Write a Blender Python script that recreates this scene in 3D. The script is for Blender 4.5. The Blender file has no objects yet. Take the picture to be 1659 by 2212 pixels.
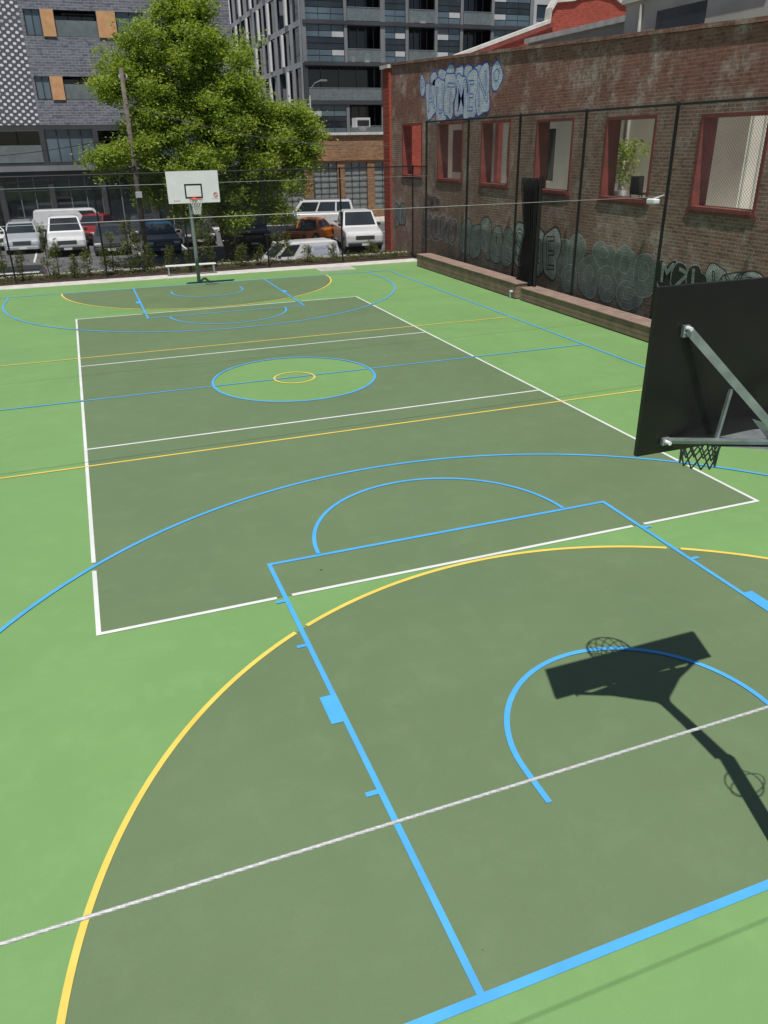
import bpy, math, random
import numpy as np
from mathutils import Vector, Matrix
random.seed(7); rng=np.random.default_rng(7)
scene=bpy.context.scene
COL=scene.collection

# ------------------------------------------------------------------ materials
def nt_new(name):
    m=bpy.data.materials.new(name); m.use_nodes=True
    nt=m.node_tree; b=nt.nodes["Principled BSDF"]
    return m,nt,b
def N(nt,t,**kw):
    n=nt.nodes.new(t)
    for k,v in kw.items(): setattr(n,k,v)
    return n
def mixcol(nt,fac,a,b,blend='MIX'):
    n=N(nt,'ShaderNodeMix',data_type='RGBA',blend_type=blend)
    for sock,val in ((n.inputs[0],fac),(n.inputs[6],a),(n.inputs[7],b)):
        if isinstance(val,bpy.types.NodeSocket): nt.links.new(val,sock)
        elif isinstance(val,(int,float)): sock.default_value=val
        else: sock.default_value=(*val[:3],1)
    return n.outputs[2]
def noise(nt,scale,detail=4,vec=None,rough=.5):
    n=N(nt,'ShaderNodeTexNoise'); n.inputs['Scale'].default_value=scale; n.inputs['Detail'].default_value=detail
    n.inputs['Roughness'].default_value=rough
    if vec is None:
        g=N(nt,'ShaderNodeNewGeometry'); vec=g.outputs['Position']
    nt.links.new(vec,n.inputs['Vector']); return n.outputs['Fac']
def ramp(nt,fac,a,b):
    n=N(nt,'ShaderNodeMapRange'); n.inputs[1].default_value=a; n.inputs[2].default_value=b
    nt.links.new(fac,n.inputs[0]); return n.outputs[0]
def mul(nt,a,k):
    n=N(nt,'ShaderNodeMath',operation='MULTIPLY'); nt.links.new(a,n.inputs[0])
    if isinstance(k,(int,float)): n.inputs[1].default_value=k
    else: nt.links.new(k,n.inputs[1])
    return n.outputs[0]
def pm(name,c,c2=None,scale=3.,rough=.6,metal=0.,bump=0.,bscale=40.,lo=.35,hi=.65,spec=.5,alpha=1.):
    m,nt,b=nt_new(name)
    if c2 is None: c2=tuple(x*.8 for x in c)
    col=mixcol(nt,ramp(nt,noise(nt,scale),lo,hi),c,c2)
    nt.links.new(col,b.inputs['Base Color'])
    b.inputs['Roughness'].default_value=rough; b.inputs['Metallic'].default_value=metal
    b.inputs['Specular IOR Level'].default_value=spec
    b.inputs['Alpha'].default_value=alpha
    if bump>0:
        bn=N(nt,'ShaderNodeBump'); bn.inputs['Strength'].default_value=bump; bn.inputs['Distance'].default_value=.01
        nt.links.new(noise(nt,bscale),bn.inputs['Height']); nt.links.new(bn.outputs[0],b.inputs['Normal'])
    return m
def brickmat(name,axis,c1,c2,mortar,bw=.24,bh=.086,ms=.012,stain=None,stainlo=.55,stainhi=.75,rough=.85,bumps=.5,dark=.6,upper=None):
    m,nt,b=nt_new(name)
    g=N(nt,'ShaderNodeNewGeometry'); s=N(nt,'ShaderNodeSeparateXYZ'); nt.links.new(g.outputs['Position'],s.inputs[0])
    c=N(nt,'ShaderNodeCombineXYZ'); nt.links.new(s.outputs[axis],c.inputs[0]); nt.links.new(s.outputs['Z'],c.inputs[1])
    t=N(nt,'ShaderNodeTexBrick'); nt.links.new(c.outputs[0],t.inputs['Vector'])
    t.inputs['Scale'].default_value=1; t.inputs['Brick Width'].default_value=bw; t.inputs['Row Height'].default_value=bh
    t.inputs['Mortar Size'].default_value=ms; t.inputs['Mortar Smooth'].default_value=.3
    t.inputs['Color1'].default_value=(*c1,1); t.inputs['Color2'].default_value=(*c2,1); t.inputs['Mortar'].default_value=(*mortar,1)
    col=t.outputs['Color']
    if upper:
        ad=N(nt,'ShaderNodeMath',operation='ADD'); nt.links.new(s.outputs['Z'],ad.inputs[0]); nt.links.new(mul(nt,noise(nt,1.2,6),1.6),ad.inputs[1])
        col=mixcol(nt,mul(nt,ramp(nt,ad.outputs[0],6.15,6.55),.62),col,upper)
    mp=N(nt,'ShaderNodeMapping'); mp.inputs['Scale'].default_value=(1/bw*.9,1/bh*.9,1); nt.links.new(c.outputs[0],mp.inputs[0])
    col=mixcol(nt,mul(nt,ramp(nt,noise(nt,1.,1,vec=mp.outputs[0]),.55,.68),.55),col,tuple(x*.5 for x in c2))
    col=mixcol(nt,mul(nt,ramp(nt,noise(nt,.7,6),.45,.75),dark),col,tuple(x*.45 for x in c1))
    col=mixcol(nt,mul(nt,ramp(nt,noise(nt,5,5,rough=.8),.5,.75),.45),col,tuple(min(1,x*1.6) for x in c1))
    if stain:
        f=mul(nt,ramp(nt,noise(nt,1.0,9,rough=.72),stainlo,stainhi),ramp(nt,noise(nt,9,4,rough=.8),.35,.6))
        col=mixcol(nt,f,col,stain)
    nt.links.new(col,b.inputs['Base Color']); b.inputs['Roughness'].default_value=rough
    b.inputs['Specular IOR Level'].default_value=.2
    bn=N(nt,'ShaderNodeBump'); bn.inputs['Strength'].default_value=bumps; bn.inputs['Distance'].default_value=.012
    inv=N(nt,'ShaderNodeMath',operation='SUBTRACT'); inv.inputs[0].default_value=1; nt.links.new(t.outputs['Fac'],inv.inputs[1])
    nt.links.new(inv.outputs[0],bn.inputs['Height']); nt.links.new(bn.outputs[0],b.inputs['Normal'])
    return m
def dotmat(name):
    m,nt,b=nt_new(name)
    g=N(nt,'ShaderNodeNewGeometry'); s=N(nt,'ShaderNodeSeparateXYZ'); nt.links.new(g.outputs['Position'],s.inputs[0])
    def sn(o,k):
        a=mul(nt,o,k); q=N(nt,'ShaderNodeMath',operation='SINE'); nt.links.new(a,q.inputs[0]); return q.outputs[0]
    p=mul(nt,sn(s.outputs['X'],13.5),sn(s.outputs['Z'],17.0))
    f=ramp(nt,p,.26,.40)
    f=mul(nt,f,ramp(nt,noise(nt,.55,2),.25,.48))
    col=mixcol(nt,f,(.095,.10,.115),(.72,.73,.75)); nt.links.new(col,b.inputs['Base Color']); b.inputs['Roughness'].default_value=.7
    return m
def leafmat(name,c1,c2,c3):
    m,nt,b=nt_new(name)
    col=mixcol(nt,ramp(nt,noise(nt,1.1,3),.35,.65),c1,c2)
    col=mixcol(nt,ramp(nt,noise(nt,9,2),.45,.75),col,c3)
    nt.links.new(col,b.inputs['Base Color']); b.inputs['Roughness'].default_value=.5; b.inputs['Specular IOR Level'].default_value=.35
    tr=N(nt,'ShaderNodeBsdfTranslucent'); nt.links.new(mixcol(nt,1.,col,(1.6,1.6,.5),'MULTIPLY'),tr.inputs[0])
    ms=N(nt,'ShaderNodeMixShader'); ms.inputs[0].default_value=.42
    nt.links.new(b.outputs[0],ms.inputs[1]); nt.links.new(tr.outputs[0],ms.inputs[2])
    nt.links.new(ms.outputs[0],nt.nodes['Material Output'].inputs[0])
    return m
def courtmat(name,c,k=.88):
    m,nt,b=nt_new(name)
    col=mixcol(nt,ramp(nt,noise(nt,.35,5,rough=.6),.3,.7),c,tuple(x*k for x in c))
    col=mixcol(nt,mul(nt,ramp(nt,noise(nt,120,2),.35,.65),.12),col,tuple(min(1,x*1.6) for x in c))
    col=mixcol(nt,mul(nt,ramp(nt,noise(nt,2.3,6,rough=.7),.5,.8),.24),col,tuple(x*1.3+.04 for x in c))
    g=N(nt,'ShaderNodeNewGeometry'); mp=N(nt,'ShaderNodeMapping'); mp.inputs['Scale'].default_value=(.25,3.5,1); nt.links.new(g.outputs['Position'],mp.inputs[0])
    col=mixcol(nt,mul(nt,ramp(nt,noise(nt,1.,5,vec=mp.outputs[0],rough=.6),.5,.8),.16),col,tuple(x*.8 for x in c))
    nt.links.new(col,b.inputs['Base Color']); b.inputs['Specular IOR Level'].default_value=.5
    nt.links.new(ramp(nt,noise(nt,.8,3),-1.2,2.4),b.inputs['Roughness'])
    bn=N(nt,'ShaderNodeBump'); bn.inputs['Strength'].default_value=.3; bn.inputs['Distance'].default_value=.002
    nt.links.new(noise(nt,260,2),bn.inputs['Height']); nt.links.new(bn.outputs[0],b.inputs['Normal'])
    return m

M={}
M['green']=courtmat('court_green',(.178,.330,.116))
M['olive']=courtmat('court_olive',(.136,.198,.098))
M['blue']=pm('paint_blue',(.080,.40,.80),(.07,.35,.72),rough=.55)
M['white']=pm('paint_white',(.72,.73,.72),(.62,.64,.62),scale=1.5,rough=.55)
M['yellow']=pm('paint_yellow',(.78,.59,.12),(.70,.52,.10),rough=.55)
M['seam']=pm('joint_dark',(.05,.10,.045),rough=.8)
M['asphalt']=pm('asphalt',(.14,.14,.145),(.09,.09,.095),scale=1.2,rough=.9,bump=.4,bscale=120)
M['concrete']=pm('concrete',(.58,.56,.52),(.46,.44,.405),scale=2.5,rough=.85,bump=.2)
M['mulch']=pm('mulch',(.100,.064,.044),(.030,.020,.015),scale=14,rough=.95,bump=1,bscale=30)
M['timber']=pm('deck_timber',(.300,.210,.165),(.22,.155,.125),scale=2.5,rough=.7)
M['timber_d']=pm('deck_timber_dark',(.265,.180,.135),(.18,.122,.094),scale=3,rough=.7)
M['black']=pm('black_powdercoat',(.012,.012,.013),rough=.45)
M['wireb']=pm('chain_link_wire',(.080,.082,.085),rough=.3,metal=.3)
M['net']=pm('black_netting',(.010,.010,.011),rough=.9)
M['galv']=pm('galvanised_steel',(.46,.50,.51),(.30,.35,.36),scale=9,rough=.36,metal=.65)
M['polegreen']=pm('pole_grey_green',(.20,.24,.22),(.14,.18,.165),scale=4,rough=.45)
M['cable']=pm('steel_cable',(.54,.55,.54),(.40,.41,.41),scale=160,rough=.5,metal=.1)
M['ply']=pm('backboard_rear',(.011,.0085,.0085),(.007,.006,.006),scale=5,rough=.32)
M['boardw']=pm('backboard_white',(.78,.79,.79),(.72,.73,.74),rough=.4)
M['orange']=pm('rim_orange',(.65,.10,.03),rough=.4)
M['netw']=pm('net_white',(.70,.72,.72),rough=.8)
M['netg']=pm('net_grey',(.13,.145,.145),rough=.8)
M['redtxt']=pm('red_print',(.60,.03,.03),rough=.6)
M['brick']=brickmat('weathered_red_brick','Y',(.320,.175,.125),(.200,.118,.090),(.36,.31,.27),stain=(.62,.57,.51),stainlo=.49,stainhi=.72,upper=(.25,.098,.078))
M['brickred']=brickmat('red_painted_brick','X',(.40,.090,.062),(.33,.078,.055),(.26,.065,.05),bumps=.3,dark=.3)
M['brown']=brickmat('brown_brick','X',(.36,.195,.100),(.22,.120,.065),(.28,.21,.15),bw=.30,bh=.11,ms=.014,dark=.4)
M['greybrick']=brickmat('grey_brick','X',(.205,.213,.245),(.125,.132,.155),(.30,.305,.325),bw=.42,bh=.14,ms=.018,bumps=.2,dark=.3)
M['dots']=dotmat('dotted_brick')
M['redpaint']=pm('red_paint',(.26,.060,.048),(.17,.042,.036),scale=3,rough=.6)
M['cream']=pm('cream_render',(.62,.60,.51),(.52,.50,.42),scale=.9,rough=.85,bump=.1)
M['beige']=pm('beige_render',(.42,.43,.37),(.34,.35,.305),scale=.9,rough=.85)
M['coping']=pm('white_coping',(.66,.64,.59),(.50,.48,.44),rough=.7)
M['glass']=pm('dark_window_glass',(.030,.040,.050),(.015,.02,.025),scale=.5,rough=.06,spec=.8)
M['glassb']=pm('blue_grey_glass',(.12,.17,.205),(.07,.10,.125),scale=.35,rough=.10,spec=.8)
M['rail']=pm('glass_balustrade',(.28,.33,.34),rough=.08,alpha=.45,spec=.8)
M['frame']=pm('dark_frame',(.045,.046,.050),rough=.5)
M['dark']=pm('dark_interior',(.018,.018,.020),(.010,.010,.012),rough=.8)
M['panel']=pm('grey_cladding',(.22,.23,.24),(.165,.175,.185),scale=.4,rough=.45)
M['panell']=pm('light_grey_cladding',(.55,.56,.57),(.44,.45,.46),scale=.5,rough=.5)
M['slab']=pm('dark_cladding',(.062,.064,.070),(.040,.042,.047),scale=.4,rough=.5)
M['orangep']=pm('orange_shutter',(.66,.37,.18),(.56,.30,.14),rough=.6)
M['bark']=pm('bark',(.085,.068,.052),(.040,.033,.027),scale=8,rough=.95,bump=1,bscale=20)
M['polewood']=pm('weathered_pole_timber',(.155,.13,.105),(.085,.072,.06),scale=6,rough=.9,bump=.5)
M['leaf']=leafmat('tree_leaves',(.255,.335,.058),(.140,.215,.034),(.40,.46,.11))
M['leaf2']=leafmat('shrub_leaves',(.16,.21,.05),(.09,.13,.03),(.32,.30,.10))
M['tyre']=pm('tyre_rubber',(.02,.02,.02),rough=.85)
M['rimm']=pm('alloy_rim',(.40,.41,.42),rough=.35,metal=.7)
M['lamp']=pm('headlight_lens',(.72,.74,.76),rough=.15)
M['tail']=pm('tail_light_lens',(.45,.02,.02),rough=.2)
M['plate']=pm('number_plate',(.75,.76,.72),rough=.5)
M['trim']=pm('black_trim',(.025,.025,.027),rough=.6)
M['gblock']=pm('glass_block',(.30,.33,.325),(.18,.205,.205),scale=6,rough=.3)
M['lampgrey']=pm('lamp_grey',(.22,.23,.24),rough=.5)
def carpaint(n,c):
    m,nt,b=nt_new(n); nt.links.new(mixcol(nt,ramp(nt,noise(nt,2.5),.3,.7),c,tuple(x*.9 for x in c)),b.inputs['Base Color'])
    b.inputs['Roughness'].default_value=.3; b.inputs['Coat Weight'].default_value=.6; b.inputs['Coat Roughness'].default_value=.05
    return m

# ------------------------------------------------------------------ builders
class MB:
    def __init__(s): s.v=[];s.f=[];s.mi=[];s.mats=[]
    def m(s,mat):
        if mat not in s.mats: s.mats.append(mat)
        return s.mats.index(mat)
    def poly(s,pts,mat):
        i=len(s.v); s.v+= [tuple(p) for p in pts]; s.f.append(tuple(range(i,i+len(pts)))); s.mi.append(s.m(mat)); return s
    def box(s,a,b,mat,T=None):
        x0,y0,z0=a;x1,y1,z1=b
        P=[(x0,y0,z0),(x1,y0,z0),(x1,y1,z0),(x0,y1,z0),(x0,y0,z1),(x1,y0,z1),(x1,y1,z1),(x0,y1,z1)]
        if T: P=[tuple(T@Vector(p)) for p in P]
        i=len(s.v); s.v+=P; k=s.m(mat)
        for f in ((0,3,2,1),(4,5,6,7),(0,1,5,4),(1,2,6,5),(2,3,7,6),(3,0,4,7)): s.f.append(tuple(i+j for j in f)); s.mi.append(k)
        return s
    def tube(s,p0,p1,r0,mat,r1=None,n=8,cap=True):
        r1=r0 if r1 is None else r1; p0=Vector(p0);p1=Vector(p1); d=(p1-p0).normalized()
        a=Vector((0,0,1)) if abs(d.z)<.9 else Vector((1,0,0)); u=d.cross(a).normalized(); w=d.cross(u)
        i=len(s.v); k=s.m(mat)
        for p,r in ((p0,r0),(p1,r1)):
            for j in range(n):
                t=2*math.pi*j/n; s.v.append(tuple(p+u*math.cos(t)*r+w*math.sin(t)*r))
        for j in range(n):
            s.f.append((i+j,i+(j+1)%n,i+n+(j+1)%n,i+n+j)); s.mi.append(k)
        if cap:
            s.f.append(tuple(i+j for j in range(n))[::-1]); s.mi.append(k); s.f.append(tuple(i+n+j for j in range(n))); s.mi.append(k)
        return s
    def beam(s,p0,p1,w,h,mat):
        p0=Vector(p0);p1=Vector(p1); d=(p1-p0); L=d.length; d.normalize()
        up=Vector((0,0,1)) if abs(d.z)<.95 else Vector((0,1,0))
        sd=d.cross(up).normalized(); up=sd.cross(d)
        T=Matrix((( d.x,sd.x,up.x,p0.x),(d.y,sd.y,up.y,p0.y),(d.z,sd.z,up.z,p0.z),(0,0,0,1)))
        return s.box((0,-w/2,-h/2),(L,w/2,h/2),mat,T)
    def path(s,pts,r,mat,n=6):
        for a,b in zip(pts[:-1],pts[1:]): s.tube(a,b,r,mat,n=n,cap=False)
        return s
    def done(s,name,parent=None,smooth=False,loc=None,bevel=0):
        me=bpy.data.meshes.new(name); me.from_pydata(s.v,[],s.f); 
        for m in s.mats: me.materials.append(m)
        me.polygons.foreach_set('material_index',s.mi)
        if smooth: me.polygons.foreach_set('use_smooth',[True]*len(s.f))
        me.update()
        ob=bpy.data.objects.new(name,me); COL.objects.link(ob)
        if parent: ob.parent=parent
        if loc: ob.location=loc
        if bevel:
            md=ob.modifiers.new('b','BEVEL'); md.width=bevel; md.segments=3; md.limit_method='ANGLE'
        return ob
def empty(name,loc=(0,0,0),rz=0,label=None,cat=None,group=None):
    e=bpy.data.objects.new(name,None); COL.objects.link(e); e.location=loc; e.rotation_euler=(0,0,rz); e.empty_display_size=.2
    if label: tag(e,label,cat,group)
    return e
def tag(o,label,cat,group=None):
    o["label"]=label; o["category"]=cat
    if group: o["group"]=group
    return o
def struct(o): o["kind"]="structure"; return o
def wall_holes(mb,P,u0,u1,v0,v1,holes,depth,mat,reveal=None,top=None):
    reveal=reveal or mat
    us=sorted(set([u0,u1]+[h[0] for h in holes]+[h[1] for h in holes])); vs=sorted(set([v0,v1]+[h[2] for h in holes]+[h[3] for h in holes]))
    tz=(lambda u,v: top(u) if (top and abs(v-v1)<1e-6) else v)
    def inh(u,v): return any(h[0]<u<h[1] and h[2]<v<h[3] for h in holes)
    for i in range(len(us)-1):
        for j in range(len(vs)-1):
            if inh((us[i]+us[i+1])/2,(vs[j]+vs[j+1])/2): continue
            a,b,c,d=us[i],us[i+1],vs[j],vs[j+1]
            for dd in (0,depth):
                q=[P(a,tz(a,c),dd),P(b,tz(b,c),dd),P(b,tz(b,d),dd),P(a,tz(a,d),dd)]
                mb.poly(q if dd==0 else q[::-1],mat)
    for a,b,c,d in holes:
        for (p,q) in (((a,c),(b,c)),((b,c),(b,d)),((b,d),(a,d)),((a,d),(a,c))):
            mb.poly([P(*p,0),P(*q,0),P(*q,depth),P(*p,depth)],reveal)
    for (p,q) in (((u0,v0),(u1,v0)),((u1,v0),(u1,tz(u1,v1))),((u1,tz(u1,v1)),(u0,tz(u0,v1))),((u0,tz(u0,v1)),(u0,v0))):
        mb.poly([P(*p,0),P(*p,depth),P(*q,depth),P(*q,0)],mat)
    return mb
def text_obj(body,size,mat,name,parent,Mx,offset=0.,shear=0,spacing=1.):
    cu=bpy.data.curves.new('t','FONT'); cu.body=body; cu.size=size; cu.offset=offset; cu.shear=shear; cu.space_character=spacing
    cu.resolution_u=3
    o=bpy.data.objects.new('t',cu); COL.objects.link(o)
    dg=bpy.context.evaluated_depsgraph_get(); me=bpy.data.meshes.new_from_object(o.evaluated_get(dg))
    bpy.data.objects.remove(o); me.materials.clear(); me.materials.append(mat)
    ob=bpy.data.objects.new(name,me); COL.objects.link(ob); ob.matrix_local=Mx
    if parent: ob.parent=parent
    return ob

# ------------------------------------------------------------------ ground & court
def gz_at(y): return -1.0 if y<22.5 else (-.45 if y>27 else -1.0+.55*(y-22.5)/4.5)
mb=MB(); ys=[-200,22.5,27,600]
for a,b in zip(ys[:-1],ys[1:]): mb.poly([(-400,a,gz_at(a)),(400,a,gz_at(a)),(400,b,gz_at(b)),(-400,b,gz_at(b))],M['asphalt'])
struct(mb.done('ground'))
mb=MB(); mb.box((-14,-24,-.999),(10.41,16.0,0),M['green']); struct(mb.done('court_surface'))
mb=MB(); mb.box((-14,16.001,-.999),(10.41,16.95,.012),M['concrete']); struct(mb.done('concrete_path'))
mb=MB(); mb.box((-14,16.951,-.999),(10.3,18.7,.05),M['mulch']); struct(mb.done('garden_bed'))
mb=MB(); mb.box((-14,18.701,-.999),(10.3,18.85,.10),M['concrete']); struct(mb.done('kerb'))
mb=MB(); mb.box((-60,38.4,-.449),(60,42,-.32),M['concrete']); struct(mb.done('pavement'))
mb=MB()
for i in range(12):
    x=-9+i*2.6; mb.box((x,27.5,-.449),(x+.1,33.0,-.443),M['white'])
struct(mb.done('parking_bay_marking'))

mb=MB(); R=1.8; zt=.004
def edge(t):
    c,s=math.cos(t),math.sin(t); k=min(4.5/abs(c) if abs(c)>1e-9 else 1e9, 9/abs(s) if abs(s)>1e-9 else 1e9); return (c*k,s*k)
ang=sorted(set([2*math.pi*i/96 for i in range(96)]+[math.atan2(sy*9,sx*4.5)%(2*math.pi) for sx in(-1,1) for sy in(-1,1)]))
for a,b in zip(ang,ang[1:]+[ang[0]+2*math.pi]):
    e0,e1=edge(a),edge(b)
    mb.poly([(R*math.cos(a),R*math.sin(a),zt),(*e0,zt),(*e1,zt),(R*math.cos(b),R*math.sin(b),zt)],M['olive'])
struct(mb.done('volleyball_court_surface'))
for sg in (-1,1):
    mb=MB(); rr=4.93; by=14.0 if sg<0 else 14.1
    poly=[(rr*math.cos(math.pi*i/96),by-rr*math.sin(math.pi*i/96)) for i in range(97)]
    poly=[(x,max(y,9.0)) if (abs(x)<4.5) else (x,y) for x,y in poly]
    poly=[(x,sg*y,zt) for x,y in poly]
    if sg>0: poly=poly[::-1]
    mb.poly(poly,M['olive']); struct(mb.done('goal_circle_surface'))
LW=.052
def strip(mb,pts,w,mat,z,skip=None,closed=False):
    n=len(pts); L=[]
    for i,p in enumerate(pts):
        a=pts[i-1] if i>0 else (pts[-2] if closed else p); b=pts[i+1] if i<n-1 else (pts[1] if closed else p)
        d=Vector((b[0]-a[0],b[1]-a[1])).normalized(); nn=Vector((-d.y,d.x))*w/2
        L.append(((p[0]+nn.x,p[1]+nn.y,z),(p[0]-nn.x,p[1]-nn.y,z)))
    for i in range(n-1):
        mx,my=(pts[i][0]+pts[i+1][0])/2,(pts[i][1]+pts[i+1][1])/2
        if skip and skip(mx,my): continue
        mb.poly([L[i][1],L[i+1][1],L[i+1][0],L[i][0]],mat)
def line(a,b,step=.02):
    n=max(1,int(math.dist(a,b)/step)); return [(a[0]+(b[0]-a[0])*i/n,a[1]+(b[1]-a[1])*i/n) for i in range(n+1)]
def arc(c,r,t0,t1,n=160): return [(c[0]+r*math.cos(t0+(t1-t0)*i/n),c[1]+r*math.sin(t0+(t1-t0)*i/n)) for i in range(n+1)]
def key_hit(x,y,m=.085): return abs(abs(x)-2.45)<m and abs(y)>8.2
def tp_hit(x,y,m=.085): return any(abs(math.hypot(x,y-s*12.45)-6.75)<m for s in(-1,1)) and abs(y)<12.4
W=MB(); zw=.0075
for s in(-1,1):
    strip(W,line((-4.5-LW/2,s*9),(4.5+LW/2,s*9)),LW,M['white'],zw,lambda x,y:key_hit(x,y))
    strip(W,line((s*4.5,-9+LW/2),(s*4.5,9-LW/2)),LW,M['white'],zw,lambda x,y:tp_hit(x,y) or abs(y-.03)<.06)
    strip(W,line((-4.5+LW/2,s*3),(4.5-LW/2,s*3)),LW,M['white'],zw)
struct(W.done('volleyball_court_marking'))
Y=MB(); zy=.0095
for s in(-1,1):
    by=14.0 if s<0 else 14.1
    strip(Y,[(x,s*(by-y)) for x,y in arc((0,0),4.93,.012,math.pi-.012,360)],LW,M['yellow'],zy,lambda x,y:key_hit(x,y,.075))
    strip(Y,line((-7.57,s*3.84),(7.57,s*3.84),.2),LW*.9,M['yellow'],zy)
strip(Y,arc((0,0),.45,0,2*math.pi,60),LW*.9,M['yellow'],zy,closed=True)
struct(Y.done('netball_court_marking'))
B=MB(); zb=.0115
def rect(x0,x1,y0,y1,z=zb): B.poly([(x0,y0,z),(x1,y0,z),(x1,y1,z),(x0,y1,z)],M['blue'])
h=LW/2
rect(7.6-h,7.6+h,-14-h,14.1+h); rect(-7.6-h,-7.6+h,-14-h,14.1+h)
rect(-7.6+h,7.6-h,-14-h*1.25,-14+h*1.25); rect(-7.6+h,7.6-h,14.1-h,14.1+h)
rect(-7.6+h,-1.8-h*.9,.03-h*.8,.03+h*.8); rect(1.8+h*.9,7.6-h,.03-h*.8,.03+h*.8); rect(-1.8+h,1.8-h,.03-h*.7,.03+h*.7)
strip(B,arc((0,0),1.8,0,2*math.pi,128),LW,M['blue'],zb+.001,closed=True)
for s in(-1,1):
    by=14.0 if s<0 else 14.1
    def r2(x0,x1,y0,y1):
        a,b=sorted((s*y0,s*y1)); rect(x0,x1,a,b)
    for q in(-1,1):
        a,b=sorted((q*(2.45-h),q*(2.45+h))); r2(a,b,8.2-h,by-h*1.26)
        for ty in (9.1,10.03,12.2):
            a,b=sorted((q*(2.45+h),q*(2.45+h+.10))); r2(a,b,ty-.025,ty+.025)
        a,b=sorted((q*(2.45+h),q*(2.45+h+.11))); r2(a,b,10.9,11.3)
        r2(*sorted((q*1.25-h,q*1.25+h)),12.425,12.8)
        a,b=sorted((q*6.7-h,q*6.7+h)); r2(a,b,13.2,by-h*1.26)
    r2(-2.45+h,2.45-h,8.2-h,8.2+h)
    strip(B,[(x,s*(8.2-y)) for x,y in arc((0,0),1.8,.02,math.pi-.02)],LW,M['blue'],zb+.001)
    strip(B,[(x,s*(12.425-y)) for x,y in arc((0,0),1.25,0,math.pi)],LW,M['blue'],zb+.001)
    t=math.asin(.75/6.75)
    strip(B,[(x,s*(12.45-y)) for x,y in arc((0,0),6.75,-t,math.pi+t,360)],LW,M['blue'],zb+.001)
struct(B.done('basketball_court_marking'))
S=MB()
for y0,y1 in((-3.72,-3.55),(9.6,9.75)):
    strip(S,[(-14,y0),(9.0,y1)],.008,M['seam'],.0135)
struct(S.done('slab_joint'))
g=MB()
for i in range(9): g.box((5.05,15.0+.11*i,.002),(6.45,15.05+.11*i,.03),M['concrete'])
for x in(5.0,5.72,6.45): g.box((x,14.97,.001),(x+.05,15.97,.028),M['concrete'])
tag(g.done('drain_grate'),"pale slatted metal drain grate set in the green court","drain grate")
tw=MB()
for i in range(26):
    x,y=rng.uniform(-6,4),rng.uniform(-13.8,8); a=rng.uniform(0,6.3); l=rng.uniform(.008,.022)
    dx,dy=math.cos(a)*l,math.sin(a)*l
    tw.poly([(x-dx,y-dy,.017),(x-dy*.25,y+dx*.25,.022),(x+dx,y+dy,.018),(x+dy*.25,y-dx*.25,.016)],M['bark'] if i%3 else M['timber'])
o=tw.done('leaf_litter'); o["kind"]="stuff"

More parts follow.
